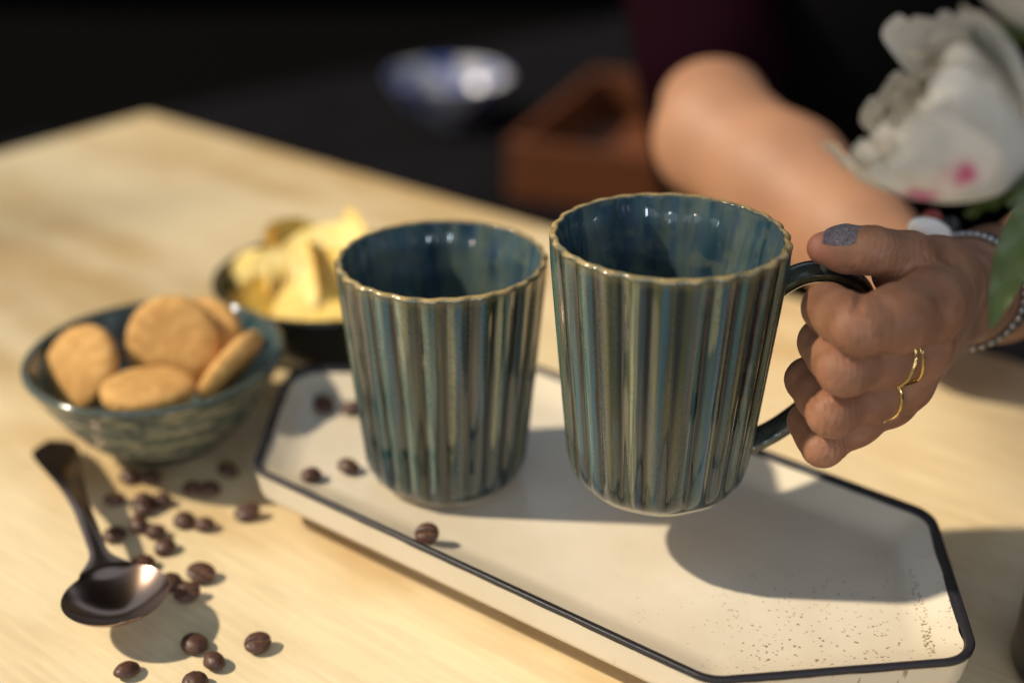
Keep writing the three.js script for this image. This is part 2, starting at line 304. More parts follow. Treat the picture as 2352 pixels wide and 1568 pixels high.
function makeMug(name, label, pos, turn) {
  const g = thing(name, label, 'mug', pos); g.rotation.y = turn;
  part('outer_wall', grid(720, 60, mugOuter, { wrapU: true, flip: true }), M.glaze, g);
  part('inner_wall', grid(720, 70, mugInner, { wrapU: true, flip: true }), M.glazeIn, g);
  part('rim', grid(720, 10, mugRim, { wrapU: true, flip: true }), M.rim, g);
  part('foot', grid(180, 6, (u, v) => { const th = u * 2 * Math.PI, edge = mugOuter(u, 0), r0 = Math.hypot(edge[0], edge[2]); const irregular = 0.0010 * ringNoise(th, 8, 0, 31, 2); const p = [[r0 + 0.00012, 0.0016 + irregular], [r0 - 0.0002, 0.0006], [r0 - 0.0016, 0], [r0 - 0.005, 0], [r0 - 0.0065, 0.0018], [r0 * 0.5, 0.0022], [0, 0.0022]][Math.round(v * 6)]; return [p[0] * Math.cos(th), p[1], p[0] * Math.sin(th)]; }, { wrapU: true }), M.bisque, g);
  return g;
}
const TRAY_F = 0.023;                                  // tray floor over the table
const mug2p = onTable(1539, 534, 0.1605); mug2p.y -= MH;
const mugA = makeMug('fluted_mug', 'fluted blue green glazed mug held up by its handle over the tray', mug2p, 0.35);
const mug1p = onTable(1015, 592, TRAY_F + MH); mug1p.y = TY + TRAY_F + 0.0006;
{
  const b = mugA.clone(); b.name = numbered('fluted_mug'); scene.add(b); b.position.copy(mug1p); b.rotation.y = 2.6;
  tag(b, 'fluted blue green glazed mug standing on the cream tray, no handle visible', 'mug');
}
const handleTex = texture(256, 512, (u, v) => { const a = fbm(u * 6, v * 10, 3, 4), e = Math.abs(Math.cos(u * 2 * Math.PI)); let c = mix3([0.022, 0.028, 0.027], [0.075, 0.085, 0.068], sstep(0.35, 0.7, a)); return mix3(c, [0.17, 0.14, 0.055], sstep(0.93, 1.0, e + 0.12 * (a - 0.5)) * 0.8); });
{
  const z = mug2p.z, pts = [[1772, 662], [1800, 648], [1845, 628], [1895, 622], [1945, 634], [1982, 664], [1990, 720], [1966, 800], [1905, 888], [1838, 946], [1778, 988], [1738, 1008], [1702, 1022]].map(([x, y]) => onPlaneZ(x, y, z).sub(mug2p));
  const g = sweep(pts, (v) => 0.0062 + 0.0020 * (Math.exp(-v * 22) + Math.exp(-(1 - v) * 18)), (v) => 0.0037 + 0.0026 * Math.exp(-v * 22) + 0.0006 * Math.exp(-(1 - v) * 18), V(0, 0, 1), 140, 28);
  const h = part('handle', g, mat({ map: handleTex, roughness: 0.12, ior: 1.6 }), mugA); h.rotation.y = -0.35;
}

// ---------------------------------------------------------------- cream tray with dark rim
{
  const P6 = [[572, 1072], [660, 840], [1225, 832], [2150, 1175], [2258, 1515], [1630, 1565]].map(([x, y]) => onTable(x, y, TRAY_F + 0.009));
  const c = P6.reduce((a, p) => a.add(p), V(0, 0, 0)).divideScalar(6);
  const poly = P6.map((p) => [p.x - c.x, p.z - c.z]);
  // outline inset by d, corners rounded by r, the same number of points whatever d is
  const NE = 40, NC = 14;
  function outline(d, r) {
    const n = poly.length, out = [], line = [];
    for (let i = 0; i < n; i++) { const a = poly[i], b = poly[(i + 1) % n]; let ex = b[0] - a[0], ez = b[1] - a[1]; const L = Math.hypot(ex, ez); ex /= L; ez /= L; let nx = -ez, nz = ex; if (nx * -a[0] + nz * -a[1] < 0) { nx = -nx; nz = -nz; } line.push({ ex, ez, nx, nz, k: nx * a[0] + nz * a[1] }); }
    const meet = (A, B, off) => { const ka = A.k + off, kb = B.k + off, det = A.nx * B.nz - A.nz * B.nx; return [(ka * B.nz - kb * A.nz) / det, (A.nx * kb - B.nx * ka) / det]; };
    const arcs = [];
    for (let i = 0; i < n; i++) { const A = line[(i + n - 1) % n], B = line[i], o = meet(A, B, d + r); let a0 = Math.atan2(-A.nz, -A.nx), a1 = Math.atan2(-B.nz, -B.nx); while (a1 - a0 > Math.PI) a1 -= 2 * Math.PI; while (a1 - a0 < -Math.PI) a1 += 2 * Math.PI; const arc = []; for (let k = 0; k <= NC; k++) { const t = mix(a0, a1, k / NC); arc.push([o[0] + r * Math.cos(t), o[1] + r * Math.sin(t)]); } arcs.push(arc); }
    for (let i = 0; i < n; i++) { out.push(...arcs[i]); const s = arcs[i][NC], e = arcs[(i + 1) % n][0]; for (let k = 1; k < NE; k++) out.push([mix(s[0], e[0], k / NE), mix(s[1], e[1], k / NE)]); }
    out.push(out[0]); return out;
  }
  function loft(rings, flip) {                        // rings: [inset, y, corner radius, wobble]
    const outs = rings.map(([d, , r]) => outline(d, r)), n = outs[0].length - 1;
    return grid(n, rings.length - 1, (u, v) => { const i = Math.round(u * n) % n, j = Math.round(v * (rings.length - 1)), p = outs[j][i], [, y, , w] = rings[j]; const q = Math.hypot(p[0], p[1]), nz = w ? w * (noise3(p[0] * 130, p[1] * 130, j * 5) - 0.5) * 2 : 0; return [p[0] * (1 - nz / q), y, p[1] * (1 - nz / q)]; }, { wrapU: true, flip, uvFn: (u, v, p) => [p[0] / 0.36 + 0.5, p[2] / 0.36 + 0.5] });
  }
  const g = thing('ceramic_tray', 'cream speckled hexagonal ceramic tray with a dark rim under the mugs', 'tray', V(c.x, TY, c.z));
  // specks of iron in the glaze, thick at the near right end
  const specks = []; seed = 777;
  const nearEnd = V(0.088, 0, 0.098);
  for (let i = 0; i < 9000; i++) { const x = rr(-0.17, 0.17), z = rr(-0.15, 0.15), dd = Math.hypot(x - nearEnd.x, z - nearEnd.z), keep = 0.05 + 0.95 * Math.exp(-(dd * dd) / 0.0026); if (rnd() < keep) specks.push([x, z, rr(0.00026, 0.00075) * (0.55 + keep * 0.5), rr(0.35, 1) * (0.4 + 0.6 * keep)]); }
  { const a = onTable(2090, 1300, TRAY_F).sub(c), b = onTable(2140, 1515, TRAY_F).sub(c); for (let i = 0; i < 170; i++) { const t = Math.pow(rnd(), 0.6); specks.push([mix(a.x, b.x, t) + rr(-0.0016, 0.0016), mix(a.z, b.z, t) + rr(-0.002, 0.002), rr(0.0002, 0.00058), rr(0.3, 0.85)]); } }
  const cell = new Map(), key = (x, z) => Math.floor(x / 0.004) * 1000 + Math.floor(z / 0.004);
  for (const s of specks) for (let a = -1; a <= 1; a++) for (let b = -1; b <= 1; b++) { const k = key(s[0] + a * 0.004, s[1] + b * 0.004); if (!cell.has(k)) cell.set(k, []); cell.get(k).push(s); }
  const tt = texture(2048, 2048, (u, v) => {
    const x = (u - 0.5) * 0.36, z = (v - 0.5) * 0.36, n = fbm(x * 60, z * 60, 2, 4), m = fbm(x * 16, z * 16, 5, 3);
    let col = mix3([0.585, 0.505, 0.385], [0.69, 0.615, 0.50], clamp(0.5 + (m - 0.5) * 1.8 + (n - 0.5) * 0.5));
    for (const s of cell.get(key(x, z)) ?? []) { const d = Math.hypot(x - s[0], z - s[1]); col = mix3(col, [0.15, 0.08, 0.032], sstep(s[2] * 1.15, s[2] * 0.45, d) * s[3]); }
    return col;
  });
  const cream = mat({ map: tt, roughness: 0.24, ior: 1.5, bumpMap: texture(512, 512, (u, v) => fbm(u * 60, v * 60, 3, 3), { srgb: false }), bumpScale: 0.00015 });
  const dark = mat({ color: rgb(0.014, 0.013, 0.018), roughness: 0.42, ior: 1.45, bumpMap: texture(256, 256, (u, v) => fbm(u * 160, v * 160, 3, 3), { srgb: false }), bumpScale: 0.0002 });
  const f = TRAY_F;
  part('base', loft([[0.044, 0, 0.006], [0.041, 0, 0.006], [0.040, 0.001, 0.006], [0.038, f - 0.0105, 0.006], [0.010, f - 0.0088, 0.010], [0.0050, f - 0.0083, 0.012], [0.0032, f - 0.0072, 0.014], [0.0024, f - 0.0048, 0.0145], [0.0009, f + 0.005, 0.0155], [0.00045, f + 0.0068, 0.016, 0.0003]], true), cream, g);
  part('rim', loft([[0.00045, f + 0.0068, 0.016, 0.0003], [0.0001, f + 0.0080, 0.016, 0.00015], [0.0005, f + 0.0088, 0.016], [0.0011, f + 0.0091, 0.015], [0.0027, f + 0.0088, 0.014], [0.0033, f + 0.0080, 0.0135], [0.0040, f + 0.0066, 0.013, 0.0006]], true), dark, g);
  part('tray_floor', loft([[0.0040, f + 0.0066, 0.013, 0.0006], [0.0105, f + 0.0030, 0.011], [0.0150, f + 0.0012, 0.010], [0.0185, f + 0.0003, 0.009], [0.022, f, 0.008], [0.040, f, 0.006], [0.055, f, 0.003], [0.064, f, 0.001]], true), cream, g);
  // the centre of the floor
  const o = outline(0.064, 0.001), s = new THREE.Shape(o.map(([x, z]) => new THREE.Vector2(x, -z))); const cg = new THREE.ShapeGeometry(s); cg.rotateX(-Math.PI / 2); { const p = cg.attributes.position, uv = cg.attributes.uv; for (let i = 0; i < p.count; i++) uv.setXY(i, p.getX(i) / 0.36 + 0.5, p.getZ(i) / 0.36 + 0.5); }
  const cm = part('tray_floor', cg, cream, g); cm.position.y = f;
}

// ---------------------------------------------------------------- bowls with biscuits and crisps
function lathe(profile, n = 128) { const g = new THREE.LatheGeometry(profile.map(([r, y]) => new THREE.Vector2(r, y)), n); return g; }
{
  const p = onTable(355, 805, 0.05); p.y = TY;
  const g = thing('biscuit_bowl', 'blue green glazed bowl of round biscuits beside the spoon', 'bowl', p);
  const out = [], inn = [];
  const R = (y) => 0.0275 + (0.0625 - 0.0275) * Math.pow(clamp((y - 0.004) / 0.044), 0.68);
  for (let i = 0; i <= 90; i++) { const y = 0.004 + 0.044 * i / 90; out.push([R(y) + 0.00065 * Math.sin(y * 1250) * sstep(0.006, 0.012, y) * sstep(0.046, 0.038, y), y]); }
  for (let i = 0; i <= 50; i++) { const t = i / 50, y = mix(0.048, 0.0065, Math.pow(t, 1.25)); inn.push([t > 0.999 ? 0 : Math.max(0, (R(y) - 0.0042) * Math.pow(1 - Math.pow(t, 9), 0.6)), y]); }
  const bowlTex = texture(1024, 256, (u, v) => { const th = u * 2 * Math.PI, s = ringNoise(th, 5, v * 9, 41, 4), q = ringNoise(th, 16, v * 22, 42, 3), band = 0.5 + 0.5 * Math.sin((0.004 + 0.044 * v) * 1250); let c = mix3([0.040, 0.060, 0.050], [0.155, 0.160, 0.108], sstep(0.3, 0.7, s * 0.6 + q * 0.4)); c = mix3(c, [0.34, 0.29, 0.165], band * sstep(0.45, 0.62, s) * 0.6); return c.map((x) => x * (0.8 + 0.4 * q)); });
  const inTex = texture(512, 128, (u, v) => { const th = u * 2 * Math.PI, s = ringNoise(th, 6, v * 4, 51, 4), q = ringNoise(th, 22, v * 8, 52, 3); let c = mix3([0.025, 0.055, 0.066], [0.14, 0.185, 0.175], sstep(0.3, 0.68, s)); return c.map((x) => x * (0.75 + 0.5 * q)); });
  part('outer_wall', lathe(out), mat({ map: bowlTex, roughness: 0.14, ior: 1.6 }), g);
  part('inner_wall', lathe(inn), mat({ map: inTex, roughness: 0.1, ior: 1.6 }), g);
  const ro = R(0.048); const rim = []; for (let i = 0; i <= 10; i++) { const a = i / 10 * Math.PI; rim.push([ro - 0.0021 + 0.00212 * Math.cos(a), 0.048 + 0.0021 * Math.sin(a)]); }
  part('rim', lathe(rim), mat({ color: rgb(0.06, 0.075, 0.062), roughness: 0.1, ior: 1.6 }), g);
  part('foot', lathe([[R(0.004), 0.0045], [0.0268, 0.0035], [0.0262, 0.0004], [0.0245, 0], [0.0225, 0.0006], [0.021, 0.0025], [0, 0.003]]), mat({ color: rgb(0.04, 0.045, 0.036), roughness: 0.4 }), g);

  // biscuits
  const bt = texture(512, 512, (u, v) => { const n = fbm(u * 14, v * 14, 2, 5), q = fbm(u * 90, v * 90, 6, 3); let c = mix3([0.45, 0.232, 0.062], [0.60, 0.34, 0.112], sstep(0.1, 0.9, n)); return c.map((x) => x * (0.92 + 0.16 * q)); });
  const bb = texture(512, 512, (u, v) => 0.55 * fbm(u * 60, v * 60, 3, 4) + 0.45 * fbm(u * 14, v * 14, 9, 3), { srgb: false });
  const bm = mat({ map: bt, bumpMap: bb, bumpScale: 0.00018, roughness: 0.85 });
  const R0 = 0.0255, T0 = 0.0125;
  const bg = (() => {                                  // puffed disc with a cracked, uneven rim
    const prof = (v) => { const a = v * Math.PI, s = Math.sin(a), c = Math.cos(a); return [R0 * Math.pow(Math.max(0, s), 0.42), T0 / 2 * Math.sign(c) * Math.pow(Math.abs(c), 0.75)]; };
    return grid(96, 48, (u, v) => { const [r, y] = prof(v), th = u * 2 * Math.PI, n = 1 + 0.035 * (ringNoise(th, 2.5, v * 2, 61, 3) - 0.5) * 2, d = 0.0009 * (fbm(r * Math.cos(th) * 160, r * Math.sin(th) * 160, y * 160, 3) - 0.5); return [r * n * Math.cos(th), y + d * Math.sign(y || 1), r * n * Math.sin(th)]; }, { wrapU: true, uvFn: (u, v, p) => [p[0] / 0.06 + 0.5, p[2] / 0.06 + 0.5 + p[1] * 8] });
  })();
  const list = [
    ['biscuit lying tilted at the left side of the blue green bowl', [184, 846], 0.042, V(-0.42, 0.58, 0.70), 0.86],
    ['large round biscuit standing upright at the back of the blue green bowl', [398, 788], 0.050, V(-0.08, 0.34, 0.93), 0.93],
    ['biscuit lying flat at the near side of the bowl', [340, 897], 0.0425, V(0.04, 0.99, -0.05), 0.86],
    ['biscuit leaning on edge at the right side of the blue green bowl', [528, 842], 0.046, V(-0.74, 0.55, -0.28), 0.84],
    ['biscuit half hidden behind the large upright biscuit', [470, 782], 0.046, V(-0.35, 0.40, 0.85), 0.86],
  ];
  for (const [label, [x, y], h, n, s] of list) { const o = solo('biscuit', bg, bm, label, 'biscuit', 'biscuits in the blue green bowl'); o.position.copy(onTable(x, y, h)); o.quaternion.setFromUnitVectors(V(0, 1, 0), n.clone().normalize()); o.rotateY(rr(0, 6)); o.scale.setScalar(s); }
}
{
  const p = onTable(757, 625, 0.045); p.y = TY;
  const g = thing('snack_bowl', 'black bowl heaped with yellow potato crisps behind the mugs', 'bowl', p);
  const m = mat({ color: rgb(0.012, 0.0125, 0.011), roughness: 0.28 });
  const out = [], inn = [], R = (y) => 0.036 + 0.0295 * Math.pow(clamp((y - 0.002) / 0.041), 0.55);
  for (let i = 0; i <= 40; i++) { const y = 0.002 + 0.041 * i / 40; out.push([R(y), y]); }
  for (let i = 0; i <= 40; i++) { const t = i / 40, y = mix(0.043, 0.006, t); inn.push([i === 40 ? 0 : (R(y) - 0.0035) * Math.pow(1 - Math.pow(t, 8), 0.6), y]); }
  const rim = []; for (let i = 0; i <= 8; i++) { const a = i / 8 * Math.PI; rim.push([R(0.043) - 0.00175 + 0.0018 * Math.cos(a), 0.043 + 0.0018 * Math.sin(a)]); }
  part('outer_wall', lathe([[0, 0], [0.034, 0], ...out]), m, g); part('inner_wall', lathe(inn), mat({ color: rgb(0.02, 0.022, 0.018), roughness: 0.25 }), g); part('rim', lathe(rim), m, g);
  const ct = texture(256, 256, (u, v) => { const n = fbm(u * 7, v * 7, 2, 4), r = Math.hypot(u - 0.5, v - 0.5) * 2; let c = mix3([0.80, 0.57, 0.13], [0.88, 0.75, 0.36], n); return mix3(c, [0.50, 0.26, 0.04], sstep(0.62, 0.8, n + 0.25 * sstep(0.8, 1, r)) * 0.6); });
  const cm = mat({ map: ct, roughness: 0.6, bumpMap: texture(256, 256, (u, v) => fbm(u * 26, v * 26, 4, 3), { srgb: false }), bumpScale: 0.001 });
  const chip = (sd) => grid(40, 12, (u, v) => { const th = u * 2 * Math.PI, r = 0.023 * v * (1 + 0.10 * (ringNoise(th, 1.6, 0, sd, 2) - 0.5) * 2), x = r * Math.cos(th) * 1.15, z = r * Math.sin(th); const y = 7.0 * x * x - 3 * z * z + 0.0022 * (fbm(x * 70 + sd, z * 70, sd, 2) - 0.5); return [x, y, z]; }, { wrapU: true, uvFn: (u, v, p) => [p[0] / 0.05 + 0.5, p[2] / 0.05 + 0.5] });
  const deep = cm.clone(); deep.color = rgb(1, 0.80, 0.36); const mid = cm.clone(); mid.color = rgb(1, 0.92, 0.70); const shadeTones = [cm, cm, cm, mid, deep, mid, deep, mid, cm, deep, cm, cm, deep];  // mid and deep tints paint shade onto the less lit crisps
  const shapes = [1, 2, 3].map(chip); seed = 4242;
  const spots = [
    ['pale yellow crisp standing at the left side of the black bowl', [586, 640], 0.046, V(-0.75, 0.25, 0.6)], ['long yellow crisp leaning across the middle of the black bowl', [660, 650], 0.050, V(-0.35, 0.55, 0.75)],
    ['topmost yellow crisp of the heap in the black bowl', [745, 560], 0.066, V(-0.2, 0.9, 0.4)], ['yellow crisp lying at the near edge of the black bowl', [720, 700], 0.044, V(-0.1, 0.9, 0.42)],
    ['crisp tinted deep yellow for shade in the hollow of the heap', [708, 668], 0.040, V(0.75, 0.5, 0.45)], ['crisp right beside the fluted mug, facing the camera', [768, 650], 0.052, V(-0.6, 0.15, 0.8)],
    ['crisp lying behind the heap at the far edge of the black bowl', [690, 575], 0.056, V(0.35, 0.6, 0.7)], ['crisp at the left edge lying low under the standing one', [566, 690], 0.038, V(-0.2, 0.95, 0.2)],
    ['crisp hidden mostly behind the mug in the black bowl', [830, 600], 0.055, V(-0.2, 0.9, 0.3)], ['crisp lying under the long leaning one in the black bowl', [640, 702], 0.040, V(0.3, 0.85, 0.4)],
    ['crisp tilted up beside the topmost crisp in the heap', [805, 560], 0.064, V(-0.8, 0.35, 0.5)], ['crisp against the inner far wall of the black bowl', [638, 598], 0.048, V(-0.9, 0.1, 0.35)],
    ['crisp standing on edge between the leaning one and the mug', [715, 615], 0.056, V(-0.95, 0.1, 0.25)],
  ];
  spots.forEach(([label, [x, y], h, n], i) => { const o = solo('potato_crisp', shapes[i % 3], shadeTones[i], label, 'crisp', 'crisps in the black bowl'); o.position.copy(onTable(x, y + 8, h - 0.006)); o.quaternion.setFromUnitVectors(V(0, 1, 0), n.normalize()); o.rotateY(rr(0, 6)); o.scale.setScalar(rr(0.8, 1.0)); });
}

// ---------------------------------------------------------------- spoon
{
  const tail = onTable(112, 1006, 0.008), centre = onTable(267, 1376, 0.0150);
  const ax = centre.clone().sub(tail).setY(0), L = ax.length(), a = Math.atan2(-ax.z, ax.x);
  const g = solo('spoon', new THREE.BufferGeometry(), new THREE.MeshPhysicalMaterial(), 'dark mauve steel spoon lying on the table by the coffee beans', 'spoon');
  const HL = 0.0218, HW = 0.0208, len = L + HL;      // local x from the handle end to the tip
  const wid = (x) => { const b = x - L; if (b > -HL * 0.86) return HW * Math.sqrt(Math.max(0, 1 - (b / HL) * (b / HL))) ; const h = x / (L - HL * 0.86); const hw = mix(0.0108, 0.0036, sstep(0.03, 0.72, h)) * Math.sqrt(Math.max(0, 1 - Math.pow(1 - clamp(x / 0.019), 2))); const join = HW * Math.sqrt(1 - 0.86 * 0.86); return mix(hw, join, Math.pow(sstep(0.86, 1.0, h), 2.2)); };
  const yc = (x) => { const h = clamp(x / (L - HL * 0.8)); return 0.0055 + 0.0105 * Math.pow(Math.sin(Math.PI * clamp(h * 0.93 + 0.07)), 1.3) * (0.4 + 0.6 * h); };
  const dep = (x) => { const b = (x - L) / HL; return b > -1 ? 0.0088 * Math.pow(Math.max(0, 1 - b * b), 1.25) : 0; };
  const surf = (side) => grid(40, 220, (u, v) => { const vv = v < 0.12 ? 0.12 * Math.pow(v / 0.12, 2) : v > 0.9 ? 1 - 0.1 * Math.pow((1 - v) / 0.1, 2) : v, x = len * vv, q = u * 2 - 1, w = wid(Math.min(x, len - 3e-5)), z = q * w, rimy = yc(x); const y = rimy - dep(x) * (1 - q * q) + 0.0007 * (1 - q * q) * sstep(0.003, 0.0, dep(x)) - (side ? 0.0016 * Math.pow(1 - q * q, 0.5) * Math.min(1, w / 0.004) : 0); return [x, y, z]; }, { flip: !side });
  g.geometry = mergeGeometries([surf(0), surf(1)]);
  g.material = mat({ color: rgb(0.31, 0.215, 0.17), metalness: 1, roughness: 0.22 });
  g.position.set(tail.x, TY, tail.z); g.rotation.order = 'YXZ'; g.rotation.y = a; g.rotation.z = 0.075;
}

// ---------------------------------------------------------------- coffee beans
{
  const shape = (sd) => { const c = V(0, 0, 0); return grid(112, 44, (u, v) => {
    const th = u * 2 * Math.PI, ph = v * Math.PI; let x = Math.cos(ph), q = Math.sin(ph), y = q * Math.cos(th), z = q * Math.sin(th);
    let X = x * 0.0054, Z = z * 0.0044, Y = y > 0 ? y * 0.0036 : y * 0.0018;
    const groove = Math.exp(-Math.pow((z + 0.10 * Math.sin(x * 3)) / 0.13, 2)) * sstep(0.1, -0.5, y) * (1 - Math.pow(Math.abs(x), 8)); Y += groove * 0.0013;
    const n = (fbm(X * 500 + sd, Y * 500, Z * 500, 3) - 0.5) * 0.0006; return [X * (1 + n * 60), Y + n, Z * (1 + n * 60)];
  }, { wrapU: true, color: (u, v, p) => { const th = u * 2 * Math.PI, q = Math.sin(v * Math.PI), y = q * Math.cos(th), z = q * Math.sin(th), x = Math.cos(v * Math.PI); const seam = Math.exp(-Math.pow((z + 0.10 * Math.sin(x * 3)) / 0.045, 2)) * sstep(-0.1, -0.5, y) * (noise3(x * 9 + sd, 1, 1) > 0.35 ? 1 : 0.3); const n = fbm(p[0] * 700 + sd, p[1] * 700, p[2] * 700, 3), k = 0.6 + 0.8 * n; return mix3([0.066 * k, 0.025 * k, 0.0135 * k], [0.34, 0.18, 0.075], seam * 0.8); } }); };
  const shapes = [1.3, 5.7, 9.1].map(shape), m = mat({ vertexColors: true, roughness: 0.48 });
  const beans = [ // x, y, height of what it lies on, crease up, turn, label
    [262, 1146, 0, 0, 0.1, 'coffee bean beside the middle of the spoon handle, domed side up'], [328, 1146, 0.003, 0, 1.2, 'coffee bean on top of the small heap below the biscuit bowl'],
    [328, 1166, 0, 0, 0.5, 'coffee bean at the front of the small heap below the biscuit bowl'], [371, 1148, 0, 0, 0.4, 'coffee bean at the right end of the small heap below the bowl'],
    [318, 1203, 0, 0, 0.9, 'coffee bean alone just under the small heap'], [262, 1226, 0, 0, 0.1, 'coffee bean touching the spoon handle, second from the bowl'],
    [357, 1221, 0, 0, 0.2, 'coffee bean touching the wrinkled bean below it'], [378, 1255, 0, 0, 0.3, 'long wrinkled coffee bean between the spoon and the tray corner'],
    [423, 1194, 0, 0, 0.6, 'smaller left bean of the pair in front of the bowl shadow'], [468, 1203, 0, 0, 0.4, 'larger right bean of the pair in front of the bowl shadow'],
    [566, 1172, 0, 1, 0.2, 'reddish coffee bean close to the left corner of the tray'], [325, 1292, 0, 0, -0.3, 'coffee bean right above the bowl of the spoon'],
    [461, 1312, 0, 1, -0.4, 'coffee bean with a rough crease, right of the spoon tip'], [392, 1336, 0, 0, 0.9, 'dark bean at the edge of the spoon, partly behind its neighbour'],
    [428, 1357, 0, 1, 0.3, 'coffee bean with pale crease lying in the shadow of the spoon'], [591, 1472, 0, 1, 0.25, 'sharp coffee bean with a pale crease, alone on the bare table'],
    [446, 1477, 0, 0, 0.7, 'coffee bean at the near edge of the spoon shadow'], [491, 1518, 0, 0, 0.9, 'coffee bean below the one at the edge of the spoon shadow'],
    [290, 1538, 0, 0, -0.9, 'coffee bean under the spoon shadow, at the bottom of the picture'], [447, 1566, 0, 0, 0.05, 'coffee bean cut off by the bottom edge of the picture'],
    [296, 1094, 0, 0, 0.4, 'coffee bean at the left foot of the biscuit bowl'], [345, 1097, 0, 0, 0.1, 'dark coffee bean against the front foot of the biscuit bowl'],
    [440, 1119, 0, 0, 0.3, 'left one of two beans in the bowl shadow'], [480, 1122, 0, 0, 0.2, 'right one of two beans in the bowl shadow'], [522, 1078, 0, 0, 0.5, 'coffee bean deep in the bowl shadow beside the tray corner'],
    [743, 926, 0.0235, 0, 0.9, 'coffee bean on the tray in the round bowl shadow'], [808, 935, 0.0235, 0, 0.2, 'coffee bean on the tray touching the left mug'],
    [714, 1090, 0.0235, 0, 0.3, 'smaller coffee bean on the tray near its left corner'], [799, 1070, 0.0235, 0, 0.7, 'round coffee bean on the tray left of the standing mug foot'], [980, 1222, 0.0265, 1, 0.1, 'coffee bean leaning on the dark tray rim in front of the mug'],
  ];
  seed = 99;
  beans.forEach(([x, y, h, up, turn, label], i) => {
    const o = solo('coffee_bean', shapes[i % 3], m, label, 'coffee bean', 'scattered roasted coffee beans');
    const low = up ? 0.0038 : 0.0019; o.position.copy(onTable(x, y, h + low + 0.0006)); o.position.y = TY + h + low;
    o.rotation.set(rr(-0.25, 0.25) + (up ? Math.PI + 0.5 : 0), -turn + rr(-0.15, 0.15), rr(-0.2, 0.2)); o.scale.set(rr(0.86, 1.2), rr(0.85, 1.12), rr(0.86, 1.18));
  });
}

